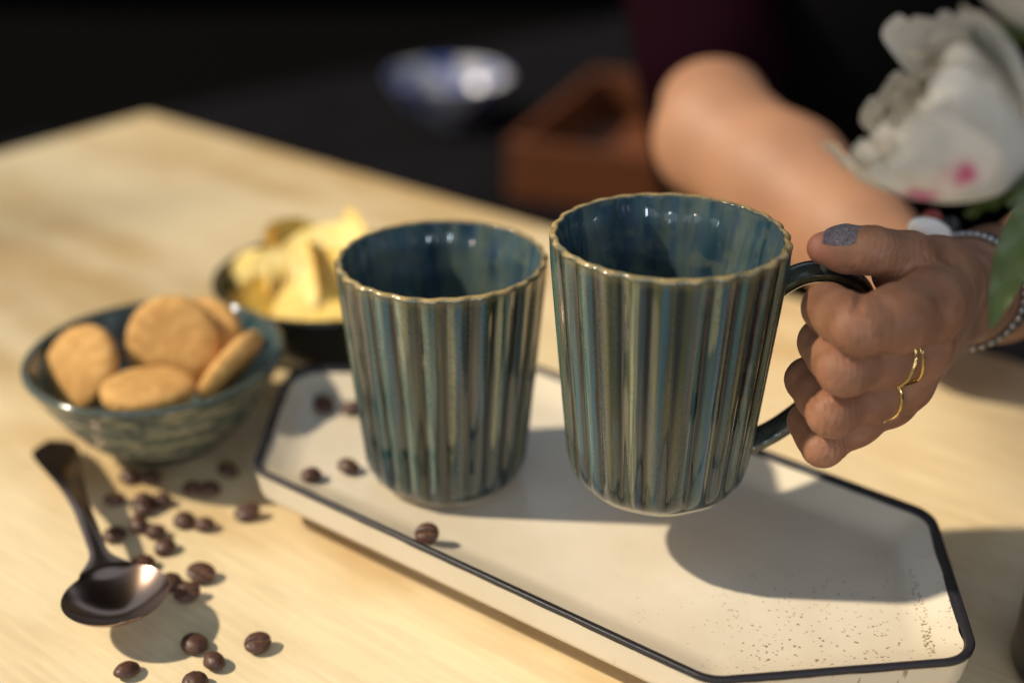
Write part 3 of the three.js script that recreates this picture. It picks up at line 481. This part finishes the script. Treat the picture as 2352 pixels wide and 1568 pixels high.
// ---------------------------------------------------------------- the person: both arms, the hand on the mug, dark clothes
{
  const K = 0.968, mm = 0.001 * K, atH = (x, y, d) => at(x, y, d * K);
  const J = { // joints of the left hand
    tTip: atH(1892, 570, 0.486), tIp: atH(2003, 575, 0.477), tMcp: atH(2085, 592, 0.487), tCmc: atH(2150, 622, 0.515),
    iMcp: atH(2135, 702, 0.474), iPip: atH(1970, 752, 0.451), iDip: atH(1900, 706, 0.474), iTip: atH(1925, 690, 0.502),
    mMcp: atH(2112, 795, 0.483), mPip: atH(1940, 850, 0.461), mDip: atH(1890, 786, 0.484), mTip: atH(1925, 775, 0.512),
    rMcp: atH(2076, 872, 0.492), rPip: atH(1911, 949, 0.473), rDip: atH(1856, 872, 0.494), rTip: atH(1895, 850, 0.520),
    lMcp: atH(2040, 915, 0.500), lPip: atH(1890, 1024, 0.486), lDip: atH(1856, 968, 0.502), lTip: atH(1890, 945, 0.522),
    w0: atH(2185, 640, 0.545), w1: atH(2170, 720, 0.55),
  };
  const half = (a, b, t = 0.5) => a.clone().lerp(b, t);
  const fingers = [
    chain([[J.iMcp, 12.8 * mm], [atH(2060, 732, 0.461), 11.6 * mm], [J.iPip, 8.9 * mm], [half(J.iPip, J.iDip), 8.8 * mm], [J.iDip, 8.1 * mm], [J.iTip, 6.6 * mm]], 5 * mm),
    chain([[J.mMcp, 11.6 * mm], [half(J.mMcp, J.mPip), 10.2 * mm], [J.mPip, 8.7 * mm], [half(J.mPip, J.mDip), 8.6 * mm], [J.mDip, 8.1 * mm], [J.mTip, 6.8 * mm]], 5 * mm),
    chain([[J.rMcp, 11.0 * mm], [half(J.rMcp, J.rPip), 9.6 * mm], [J.rPip, 8.1 * mm], [half(J.rPip, J.rDip), 8.0 * mm], [J.rDip, 7.6 * mm], [J.rTip, 6.4 * mm]], 5 * mm),
    chain([[J.lMcp, 10.0 * mm], [half(J.lMcp, J.lPip), 8.4 * mm], [J.lPip, 7.1 * mm], [half(J.lPip, J.lDip), 7.0 * mm], [J.lDip, 6.7 * mm], [J.lTip, 5.6 * mm]], 5 * mm),
  ];
  const thumb = chain([[J.tTip, 6.1 * mm], [half(J.tTip, J.tIp, 0.45), 8.5 * mm], [J.tIp, 8.7 * mm], [half(J.tIp, J.tMcp), 8.6 * mm], [J.tMcp, 9.8 * mm], [J.tCmc, 13 * mm]], 3 * mm);
  const palm = [limb(atH(2062, 628, 0.488), atH(2125, 668, 0.485), 9.5 * mm, 10.5 * mm), limb(J.iMcp, J.w0, 12 * mm, 15 * mm), limb(J.mMcp, half(J.w0, J.w1, 0.35), 11.5 * mm, 15 * mm), limb(J.rMcp, half(J.w0, J.w1, 0.7), 11 * mm, 15 * mm), limb(J.lMcp, J.w1, 10.5 * mm, 14 * mm), limb(J.tCmc, J.w1, 14 * mm, 13 * mm), limb(half(J.w0, J.w1), atH(2235, 665, 0.585), 19 * mm, 20.5 * mm)];
  const foreL = [[atH(2215, 668, 0.57), 20 * mm], [atH(2290, 652, 0.615), 23 * mm], [atH(2420, 620, 0.70), 31 * mm], [atH(2620, 560, 0.83), 38 * mm], [atH(2760, 420, 0.93), 40 * mm]];
  const foreLd = chain(foreL, 20 * mm);
  const crease = limb(atH(1981, 660, 0.462), atH(1969, 712, 0.442), 0.0001, 0.0001);
  const axis = (a, b) => b.clone().sub(a).normalize();
  const folds = [ // centre, direction across the folds, reach, spacing, depth
    [J.iPip, axis(J.iMcp, J.iDip), 0.0085, 0.0024, 0.00075], [J.mPip, axis(J.mMcp, J.mDip), 0.0085, 0.0024, 0.0007], [J.rPip, axis(J.rMcp, J.rDip), 0.008, 0.0023, 0.00065], [J.lPip, axis(J.lMcp, J.lDip), 0.007, 0.0022, 0.0006],
    [J.tIp, axis(J.tMcp, J.tTip), 0.009, 0.0024, 0.0005], [J.tMcp, axis(J.tCmc, J.tTip), 0.011, 0.0034, 0.0005], [atH(2075, 668, 0.462), axis(J.iMcp, J.iPip), 0.007, 0.0031, 0.0003],
  ];
  const knuckles = [[J.iPip, 0], [J.mPip, 1], [J.rPip, 2], [J.lPip, 3]];
  const hand = (x, y, z) => {
    let p = palm[0](x, y, z); for (let i = 1; i < palm.length; i++) p = smin(p, palm[i](x, y, z), 7 * mm);
    p = smin(p, foreLd(x, y, z), 14 * mm);
    let f = fingers[0](x, y, z); for (let i = 1; i < 4; i++) f = smin(f, fingers[i](x, y, z), 0.8 * mm);
    let d = smin(p, f, 4.5 * mm); d = smin(d, thumb(x, y, z), 3.2 * mm);
    if (d < 0.004) {
      // wrinkles over the finger joints and fine unevenness of the skin
      
      d += (fbm(x * 210, y * 210, z * 210, 2) - 0.5) * 0.0003;
      { const r = crease(x, y, z) / 0.0014; d += 0.0016 * Math.exp(-r * r); }
      for (const [c, ax, rad, per, am] of folds) { const qx = x - c.x, qy = y - c.y, qz = z - c.z, r2 = qx * qx + qy * qy + qz * qz; if (r2 < rad * rad * 4) { const l = qx * ax.x + qy * ax.y + qz * ax.z; const ph = l / per + 0.9 * noise3(x * 260, y * 260, z * 260); const tri = Math.abs(ph - Math.round(ph)) * 2; d += am * Math.exp(-r2 / (rad * rad)) * Math.pow(1 - tri, 2.2) * (0.5 + noise3(x * 150 + 5, y * 150, z * 150)); } }
    }
    return d;
  };
  const shadedSkinColor = (x, y, z) => {  // hand tone darker than the arm: shade put into the colour
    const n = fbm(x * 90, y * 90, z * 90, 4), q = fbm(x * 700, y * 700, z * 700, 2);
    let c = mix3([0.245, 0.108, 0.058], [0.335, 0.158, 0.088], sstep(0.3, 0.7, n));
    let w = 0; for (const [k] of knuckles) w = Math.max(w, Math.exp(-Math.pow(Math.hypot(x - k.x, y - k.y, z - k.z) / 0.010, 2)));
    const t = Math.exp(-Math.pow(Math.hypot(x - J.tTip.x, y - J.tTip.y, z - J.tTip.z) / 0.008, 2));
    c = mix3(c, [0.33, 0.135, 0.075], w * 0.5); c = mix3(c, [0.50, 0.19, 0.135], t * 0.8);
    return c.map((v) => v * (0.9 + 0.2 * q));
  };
  const box = (pts, pad) => { const lo = [1e9, 1e9, 1e9], hi = [-1e9, -1e9, -1e9]; for (const p of pts) p.toArray().forEach((v, k) => { lo[k] = Math.min(lo[k], v - pad); hi[k] = Math.max(hi[k], v + pad); }); return [lo, hi]; };
  const [lo, hi] = box([...Object.values(J), atH(2290, 652, 0.615)], 0.030);
  const handG = body(hand, lo, hi, 0.00105, shadedSkinColor);
  // the other arm, bent in front of the body, and the forearm behind the flowers
  const rElbow = at(1648, 315, 0.83), rWrist = at(2110, 665, 0.69), rShoulder = at(1545, -520, 1.05);
  const armR = chain([[at(1590, -120, 1.0), 36 * mm], [at(1632, 190, 0.905), 35 * mm], [rElbow, 39.5 * mm], [at(1800, 420, 0.785), 40 * mm], [at(1960, 550, 0.735), 33 * mm], [rWrist, 26 * mm], [at(2215, 650, 0.67), 22 * mm], [at(2300, 640, 0.67), 15 * mm]], 12 * mm);
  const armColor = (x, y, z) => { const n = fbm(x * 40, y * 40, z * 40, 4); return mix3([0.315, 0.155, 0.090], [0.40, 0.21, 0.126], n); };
  const [lo2, hi2] = box([at(1600, -60, 0.95), rElbow, at(1800, 420, 0.785), rWrist, at(2300, 640, 0.67)], 0.055);
  const armG = body(armR, lo2, hi2, 0.006, armColor);
  const [lo3, hi3] = box(foreL.slice(1).map((q) => q[0]), 0.05);
  const beyond = at(2290, 652, 0.615 * 0.968);
  const nrm = at(2420, 620, 0.70 * 0.968).sub(beyond).normalize();
  const fore3 = (x, y, z) => Math.max(foreLd(x, y, z), -((x - beyond.x) * nrm.x + (y - beyond.y) * nrm.y + (z - beyond.z) * nrm.z) - 0.012);
  const foreG = body(fore3, lo3, hi3, 0.006, shadedSkinColor);

  const P = thing('person', 'person in dark clothes holding the raised mug by its handle', 'person', V(0, 0, 0));
  const skinBump = texture(512, 512, (u, v) => { const a = fbm(u * 90, v * 90, 2, 2), b = 1 - Math.abs(2 * fbm(u * 34, v * 60, 7, 3) - 1); return 0.5 * a + 0.5 * b; }, { srgb: false }); skinBump.repeat.set(18, 18);
  const skin = mat({ vertexColors: true, roughness: 0.58, ior: 1.42, bumpMap: skinBump, bumpScale: 0.00009, sheen: 0.25, sheenRoughness: 0.5, sheenColor: rgb(1, 0.6, 0.45) });
  part('body', mergeGeometries([handG, armG, foreG]), skin, P);

  // clothing
  const T = at(1960, 60, 1.08); const tx = T.x, tz = T.z;
  const torso = chain([[V(tx, TY - 0.12, tz + 0.02), 0.15], [V(tx, TY + 0.12, tz), 0.16], [V(tx, TY + 0.38, tz - 0.03), 0.155], [V(tx, TY + 0.50, tz - 0.05), 0.08]], 0.1);
  const shoulders = limb(V(rShoulder.x, rShoulder.y, rShoulder.z), V(tx + 0.2, TY + 0.42, tz - 0.02), 0.055, 0.06);
  const upperL = limb(V(tx + 0.2, TY + 0.42, tz - 0.02), at(2900, 330, 0.98), 0.06, 0.05);
  const sleeve = chain([[rShoulder, 60 * mm], [at(1580, -200, 0.98), 60 * mm], [at(1636, 150, 0.897), 53 * mm]], 0.03);
  const flap = (x, y, z) => 0.006 * (fbm(x * 14, y * 5, z * 14, 2) - 0.5);
  const [tl, th] = box([V(tx - 0.3, TY - 0.3, tz - 0.2), V(tx + 0.45, TY + 0.62, tz + 0.22), rShoulder], 0.02);
  const topG = body((x, y, z) => smin(smin(torso(x, y, z), shoulders(x, y, z), 0.08), upperL(x, y, z), 0.05) + flap(x, y, z), tl, th, 0.013);
  part('shirt', topG, mat({ color: rgb(0.0035, 0.0032, 0.0036), roughness: 1, specularIntensity: 0.04 }), P);
  const [sl, shh] = box([rShoulder, at(1632, 150, 0.895)], 0.08);
  part('sleeve', body((x, y, z) => sleeve(x, y, z) + flap(x, y, z), sl, shh, 0.008), mat({ color: rgb(0.008, 0.0017, 0.0042), roughness: 1, specularIntensity: 0.04 }), P);

  // distance from c along a direction to the skin
  const skinAt = (c, dir, r0, r1) => { for (let r = r0; r < r1; r += 0.0002) if (hand(c.x + dir.x * r, c.y + dir.y * r, c.z + dir.z * r) > 0) return r; return r1; };
  // thumb nail with glitter polish
  const ax = J.tTip.clone().sub(J.tIp).normalize(), dor = V(0.1, 0.88, 0.46); dor.addScaledVector(ax, -dor.dot(ax)).normalize(); const sd = ax.clone().cross(dor);
  const start = half(J.tTip, J.tIp, 0.80);
  const nail = grid(28, 28, (u, v) => {
    const a = (u * 2 - 1) * 0.70, l = v * 0.0125, q = Math.pow(Math.abs(v - 0.5) * 2, 3), w = a * (1 - 0.20 * q);
    const base = start.clone().addScaledVector(ax, l), dir = dor.clone().multiplyScalar(Math.cos(w)).addScaledVector(sd, Math.sin(w)), rim = Math.pow(u * 2 - 1, 6) + Math.pow(1 - v, 8);
    const p = base.addScaledVector(dir, skinAt(base, dir, 0.003, 0.012) + 0.00045 - 0.0005 * Math.min(1, rim)); return [p.x, p.y, p.z];
  });
  const gl = texture(256, 256, (u, v) => { const h = hash3(Math.floor(u * 90), Math.floor(v * 90), 3), k = h > 0.84 ? 0.85 : h > 0.5 ? 0.30 : 0.11; return [k * 1.05, k * 0.88, k * 0.98]; });
  const gb = texture(256, 256, (u, v) => hash3(Math.floor(u * 90), Math.floor(v * 90), 8), { srgb: false });
  part('thumbnail', nail, mat({ map: gl, metalness: 0.6, roughness: 0.3, bumpMap: gb, bumpScale: 0.0006, clearcoat: 0.4 }), P);

  // rings
  const gold = mat({ color: rgb(0.80, 0.56, 0.22), metalness: 1, roughness: 0.16 });
  function around(c, d, r0, r1) { const u = V(0, 0, 1).addScaledVector(d, -d.z).normalize(), w = d.clone().cross(u); return (ang, along, lift) => { const dir = u.clone().multiplyScalar(Math.cos(ang)).addScaledVector(w, Math.sin(ang)), q = c.clone().addScaledVector(d, along), r = skinAt(q, dir, r0, r1) + lift; return dir.multiplyScalar(r).addScaledVector(d, along); }; }
  const smooth = (pts, closed) => new THREE.CatmullRomCurve3(pts, closed, 'centripetal');
  {
    const c = half(J.mMcp, J.mPip, 0.36), d = axis(J.mMcp, J.mPip), A = around(c, d, 0.0075, 0.0118);
    const g = thing('gold_ring', 'thin gold ring with open triangle on the middle finger', 'ring', c, 'gold rings on the hand');
    for (const sgn of [-1, 1]) { const pts = []; for (let i = 0; i <= 44; i++) { const a = -0.75 + i / 44 * 5.0; pts.push(A(a, sgn * 0.0052 * Math.pow(clamp(1 - (a + 0.75) / 1.8), 0.95), 0.0003)); } part('band', new THREE.TubeGeometry(smooth(pts), 110, 0.00065, 10), gold, g); }
    part('triangle_base', new THREE.TubeGeometry(smooth([A(-0.75, 0.0053, 0.0003), A(-0.75, 0, 0.0004), A(-0.75, -0.0053, 0.0003)]), 12, 0.00075, 10), gold, g);
  }
  {
    const c = half(J.rMcp, J.rPip, 0.36), d = axis(J.rMcp, J.rPip), A = around(c, d, 0.007, 0.0112);
    const g = thing('gold_ring', 'thin gold ring with a small flat bar on the ring finger', 'ring', c, 'gold rings on the hand');
    const pts = []; for (let i = 0; i < 44; i++) pts.push(A(i / 44 * 2 * Math.PI, 0, 0.0003));
    part('band', new THREE.TubeGeometry(smooth(pts, true), 140, 0.00075, 10, true), gold, g);
    const o = part('bar', new RoundedBoxGeometry(0.0078, 0.0014, 0.0022, 2, 0.0005), gold, g, A(0.80, 0, 0.0010)); o.quaternion.setFromUnitVectors(V(1, 0, 0), d);
  }
  // bracelets and watch on the wrists
  {
    const c = at(2222, 650, 0.553), d = at(2290, 640, 0.592).sub(c).normalize(), A = around(c, d, 0.015, 0.034);
    const silver = mat({ color: rgb(0.50, 0.47, 0.45), metalness: 1, roughness: 0.28 });
    const g = thing('bead_bracelet', 'silver bead bracelet around the wrist of the hand holding the mug', 'bracelet', c);
    const bead = new THREE.SphereGeometry(0.0016, 16, 12);
    for (let i = 0; i < 44; i++) part('bead', bead, silver, g, A(i / 44 * 2 * Math.PI, 0, 0.0012));
    const wt = thing('wrist_strap', 'black wrist strap with silver clasp behind the bead bracelet', 'strap', c);
    const ringAt = []; for (let i = 0; i <= 64; i++) ringAt.push(A(i / 64 * 2 * Math.PI, 0.009, 0));
    const band = grid(64, 10, (q, v) => { const p = ringAt[Math.round(q * 64)], b = v * 2 * Math.PI, ctr = d.clone().multiplyScalar(0.009), dir = p.clone().sub(ctr).normalize(); const o = p.clone().addScaledVector(dir, 0.0008 + 0.0012 * Math.cos(b)).addScaledVector(d, 0.0055 * Math.sin(b)); return [o.x, o.y, o.z]; }, { wrapU: true });
    part('strap', band, mat({ color: rgb(0.012, 0.011, 0.012), roughness: 0.5 }), wt);
    const u = V(0, 1, 0);
    const cl = part('clasp', new RoundedBoxGeometry(0.012, 0.0035, 0.010, 3, 0.001), silver, wt, A(-0.75, 0.004, 0.0022)); cl.quaternion.setFromUnitVectors(V(0, 1, 0), u);
  }
  {
    const b = at(2150, 520, 0.58), g = thing('charm', 'white oval charm with a red bead tied to the wrist', 'charm', b);
    const ch = new THREE.SphereGeometry(0.0068, 32, 20); ch.scale(1.5, 0.85, 0.8); const o = part('stone', ch, mat({ color: rgb(0.9, 0.86, 0.82), roughness: 0.3 }), g, at(2137, 532, 0.556).sub(b)); o.rotation.z = -0.35;
    part('bead', new THREE.SphereGeometry(0.0046, 24, 16), mat({ color: rgb(0.30, 0.045, 0.035), roughness: 0.4 }), g, at(2142, 504, 0.58).sub(b)); part('bead', new THREE.SphereGeometry(0.0045, 24, 16), mat({ color: rgb(0.012, 0.011, 0.012), roughness: 0.4 }), g, at(2182, 520, 0.561).sub(b));
  }
}

// ---------------------------------------------------------------- vase and flowers at the right edge
{
  const edge = onTable(2306, 1570, 0.0), base = V(edge.x + 0.0425, TY, edge.z - 0.004);
  const v = thing('flower_vase', 'dark glossy vase cut off by the right edge of the picture', 'vase', base);
  const gm = mat({ color: rgb(0.010, 0.008, 0.007), roughness: 0.07, ior: 1.55 });
  part('vessel', lathe([[0, 0.0008], [0.034, 0.0008], [0.0365, 0.002], [0.0372, 0.005], [0.0366, 0.012], [0.0362, 0.10], [0.035, 0.118], [0.030, 0.13], [0.024, 0.138], [0.0225, 0.15], [0.0245, 0.156], [0.0235, 0.157], [0.021, 0.150], [0.022, 0.138], [0.033, 0.112], [0.034, 0.01], [0, 0.006]], 96), gm, v);
  // stems
  const stemM = mat({ color: rgb(0.035, 0.065, 0.018), roughness: 0.55 }), leafTex = texture(256, 256, (u, q) => { const n = fbm(u * 12, q * 20, 3, 4), vein = Math.exp(-Math.pow((u - 0.5) / 0.02, 2)) + 0.35 * Math.exp(-Math.pow((Math.abs(((q * 9 + Math.abs(u - 0.5) * 5) % 1) - 0.5)) / 0.05, 2)); return mix3(mix3([0.045, 0.075, 0.010], [0.085, 0.125, 0.020], n), [0.11, 0.16, 0.05], vein * 0.4); });
  const leafM = mat({ map: leafTex, roughness: 0.45, transmission: 0.25, thickness: 0 });
  const petalTex = texture(256, 256, (u, q) => { const n = fbm(u * 9, q * 3, 3, 3), st = fbm(u * 60, q * 4, 5, 3); return mix3([0.66, 0.60, 0.52], [0.76, 0.72, 0.65], n * 0.6 + st * 0.4); });
  const pinkTex = texture(256, 256, (u, q) => { const n = fbm(u * 8, q * 8, 13, 3), st = fbm(u * 40, q * 4, 5, 3), b = Math.exp(-(Math.pow((u - 0.45) / 0.12, 2) + Math.pow((q - 0.62) / 0.10, 2))) + Math.exp(-(Math.pow((u - 0.76) / 0.10, 2) + Math.pow((q - 0.56) / 0.12, 2))); return mix3(mix3([0.66, 0.60, 0.52], [0.76, 0.72, 0.65], st), [0.52, 0.07, 0.20], sstep(0.15, 0.9, b + 0.9 * (n - 0.5))); });
  const petalM = mat({ map: petalTex, roughness: 0.8, transmission: 0.42, thickness: 0 }), pinkM = mat({ map: pinkTex, roughness: 0.8, transmission: 0.42, thickness: 0 });
  // petal: cupped, frilled at its end; v from the base to the tip
  const petal = (w, l, cup, frill, sd) => grid(36, 26, (u, q) => {
    const s = u * 2 - 1, shape = Math.pow(Math.sin(Math.PI * (0.06 + 0.60 * q)), 0.8), tip = q > 0.8 ? Math.sqrt(Math.max(0, 1 - Math.pow((q - 0.8) / 0.2, 2) * 0.55)) : 1, wd = w * shape * tip;
    const ed = Math.pow(q, 5), fr = frill * ed * (Math.sin(s * 8 + sd) + 0.7 * Math.sin(s * 19 + sd * 2)), notch = 0.06 * l * ed * (noise3(s * 6 + sd * 9, 2, 1) - 0.5) * 2;
    const a = cup * q, R = l / Math.max(0.3, cup), y = R * Math.sin(a) + notch * Math.cos(a), z0 = R * (1 - Math.cos(a));   // curls inwards as it rises
    const side = s * 1.15, x = wd * Math.sin(side) / 1.15;
    return [x, y + 0.25 * fr, -z0 - wd * (1 - Math.cos(side)) * 0.9 + fr + 0.0005 * Math.sin(s * 30 + sd) * q];
  });
  const shapes = [[0.021, 0.036, 1.05, 0.0011, 1], [0.019, 0.034, 1.2, 0.0014, 2.2], [0.017, 0.031, 1.35, 0.0014, 3.7], [0.023, 0.038, 0.95, 0.0012, 5.1]].map((q) => petal(...q));
  function bloom(name, label, centre, axis, size, layers, flecks = []) {
    const g = thing(name, label, 'flower', centre); g.quaternion.setFromUnitVectors(V(0, 1, 0), axis.normalize());
    const outer = [];
    for (let k = 0; k < layers; k++) { const n = 4 + k, f = k / (layers - 1); for (let i = 0; i < n; i++) {
      const a = (i / n + k * 0.37 + rr(-0.03, 0.03)) * 2 * Math.PI, o = part('petal', shapes[(i + k * 2) % 4], petalM, g); if (k >= layers - 2) outer.push(o);
      o.rotation.order = 'YXZ'; o.rotation.y = a; o.rotation.x = mix(0.05, 0.86, f) + rr(-0.07, 0.07); o.rotation.z = rr(-0.08, 0.08);
      const s = size * mix(0.72, 1.12, f) * rr(0.94, 1.06); o.scale.setScalar(s); const off = mix(0.003, 0.006, f); o.position.set(Math.sin(a) * off, mix(0.006, 0, f), Math.cos(a) * off);
    } }
    g.updateMatrixWorld(true);
    for (const spot of flecks) { let best = null, bd = 1; for (const o of g.children) { if (!outer.includes(o)) continue; const w = o.localToWorld(V(0, 0.022, -0.007)), dd = w.distanceTo(spot); if (dd < bd) { bd = dd; best = o; } } if (best) best.material = pinkM; }
    for (let i = 0; i < 5; i++) { const a = i / 5 * 2 * Math.PI, o = part('sepal', sepalG, leafM, g); o.rotation.order = 'YXZ'; o.rotation.y = a; o.rotation.x = 1.0; o.position.y = -0.002; }
    return g;
  }
  const leafShape = (len, wd, curl) => grid(14, 30, (u, q) => { const s = u * 2 - 1, w = wd * Math.pow(Math.sin(Math.PI * Math.min(1, Math.pow(q, 0.8))), 0.85) + 0.0004; return [s * w, len * q * Math.cos(curl * q * 0.5), -0.2 * w * s * s * -1 + len * Math.sin(curl * q) * 0.35 * q + 0.0006 * Math.sin(q * 22) * s]; });
  const sepalG = leafShape(0.020, 0.0065, 0.6);
  seed = 31337;
  const fc = at(2330, 400, 0.385), fc2 = at(2420, 60, 0.36);
  bloom('peony', 'large cream white peony with pink flecks above the hand', fc, V(-0.80, 0.60, 0.06), 1.12, 5, [at(2228, 325, 0.360), at(2110, 390, 0.372)]);
  bloom('peony', 'cream white peony cut off by the upper right corner of the picture', fc2, V(-0.30, 0.90, 0.15), 1.0, 4);
  const mouth = base.clone().add(V(-0.004, 0.15, 0));
  const stem = (to, via) => new THREE.TubeGeometry(new THREE.CatmullRomCurve3([V(base.x, TY + 0.02, base.z), mouth, via, to]), 40, 0.0022, 10);
  solo('green_stalk', stem(fc.clone(), half3(mouth, fc, 0.6).add(V(0.03, 0.01, 0))), stemM, 'green stem from the vase to the large peony', 'stem');
  solo('green_stalk', stem(fc2.clone(), half3(mouth, fc2, 0.6).add(V(0.01, 0.0, 0))), stemM, 'green stem from the vase to the corner peony', 'stem');
  function half3(a, b, t) { return a.clone().lerp(b, t); }
  function leaf(label, root, tip, wd, face) { const d = tip.clone().sub(root), l = d.length(); d.normalize(); const z = face.clone().addScaledVector(d, -face.dot(d)).normalize(), x = d.clone().cross(z); const o = solo('peony_leaf', leafShape(l, wd, 0.5), leafM, label, 'leaf'); o.position.copy(root); o.quaternion.setFromRotationMatrix(new THREE.Matrix4().makeBasis(x, d, z)); }
  leaf('long green leaf hanging in front of the wrist', at(2385, 420, 0.42), at(2268, 758, 0.43), 0.0056, V(-0.3, 0.2, 0.95));
  leaf('dark green leaf behind the large peony, pointing down', at(2360, 330, 0.40), at(2225, 410, 0.405), 0.004, V(0, 0.3, 0.9));
  leaf('dark green leaf between the two peonies', at(2340, 150, 0.39), at(2195, 70, 0.375), 0.006, V(0.1, 0.5, 0.8));
  leaf('shaded green leaf at the right edge behind the peony', at(2420, 250, 0.40), at(2290, 470, 0.41), 0.009, V(0.2, 0.1, 0.9));
}

// ---------------------------------------------------------------- things on the bench, far out of focus
{
  const bt = texture(512, 128, (u, v) => { const th = u * 2 * Math.PI, n = ringNoise(th, 3, v * 2, 71, 3), fl = Math.sin(th * 6) * Math.sin(v * 9); return mix3([0.55, 0.55, 0.58], [0.05, 0.08, 0.32], sstep(0.42, 0.56, n + 0.16 * fl)); });
  const p = onTable(1030, 172, -0.222); p.y = TY - 0.30;
  const g = thing('porcelain_bowl', 'white porcelain bowl with blue pattern, blurred on the dark bench', 'bowl', p);
  const R = (y) => 0.040 + 0.060 * Math.pow(clamp((y - 0.012) / 0.066), 0.62), out = [], inn = [];
  for (let i = 0; i <= 30; i++) { const y = 0.012 + 0.066 * i / 30; out.push([R(y), y]); } for (let i = 0; i <= 30; i++) { const t = i / 30, y = mix(0.078, 0.016, t); inn.push([i === 30 ? 0 : (R(y) - 0.004) * Math.pow(1 - Math.pow(t, 8), 0.6), y]); }
  const m = mat({ map: bt, roughness: 0.25 }); part('outer_wall', lathe(out, 64), m, g); part('inner_wall', lathe([[R(0.078), 0.0781], ...inn], 64), m, g); part('foot', lathe([[0.040, 0.0125], [0.036, 0.008], [0.036, 0], [0.032, 0], [0.032, 0.008], [0, 0.009]], 64), m, g);
  const a = onTable(1168, 452, -0.3), b2 = thing('wooden_crate', 'open orange brown wooden crate, blurred on the dark bench', 'crate', V(0, 0, 0));
  const wt = texture(256, 256, (u, v) => { const n = fbm(u * 4, v * 40, 2, 4); return mix3([0.10, 0.024, 0.003], [0.15, 0.040, 0.005], n); }), wm = mat({ map: wt, roughness: 0.6 });
  const w = 0.25, d = 0.40, h = 0.085, t = 0.012; b2.rotation.y = -0.36; b2.position.copy(V(w / 2, 0, -d / 2).applyAxisAngle(V(0, 1, 0), -0.36).add(a));
  part('side_panel', new RoundedBoxGeometry(w, h, t, 2, 0.002), wm, b2, V(0, h / 2, d / 2)); part('side_panel', new RoundedBoxGeometry(w, h, t, 2, 0.002), wm, b2, V(0, h / 2, -d / 2));
  part('side_panel', new RoundedBoxGeometry(t, h, d - t - 0.004, 2, 0.002), wm, b2, V(-w / 2 + t / 2, h / 2, 0)); part('side_panel', new RoundedBoxGeometry(t, h, d - t - 0.004, 2, 0.002), wm, b2, V(w / 2 - t / 2, h / 2, 0));
  part('bottom_panel', new RoundedBoxGeometry(w - 2 * t - 0.004, t, d - t - 0.004, 2, 0.002), wm, b2, V(0, t / 2 + 0.002, 0));
}
renderer.render(scene, camera);
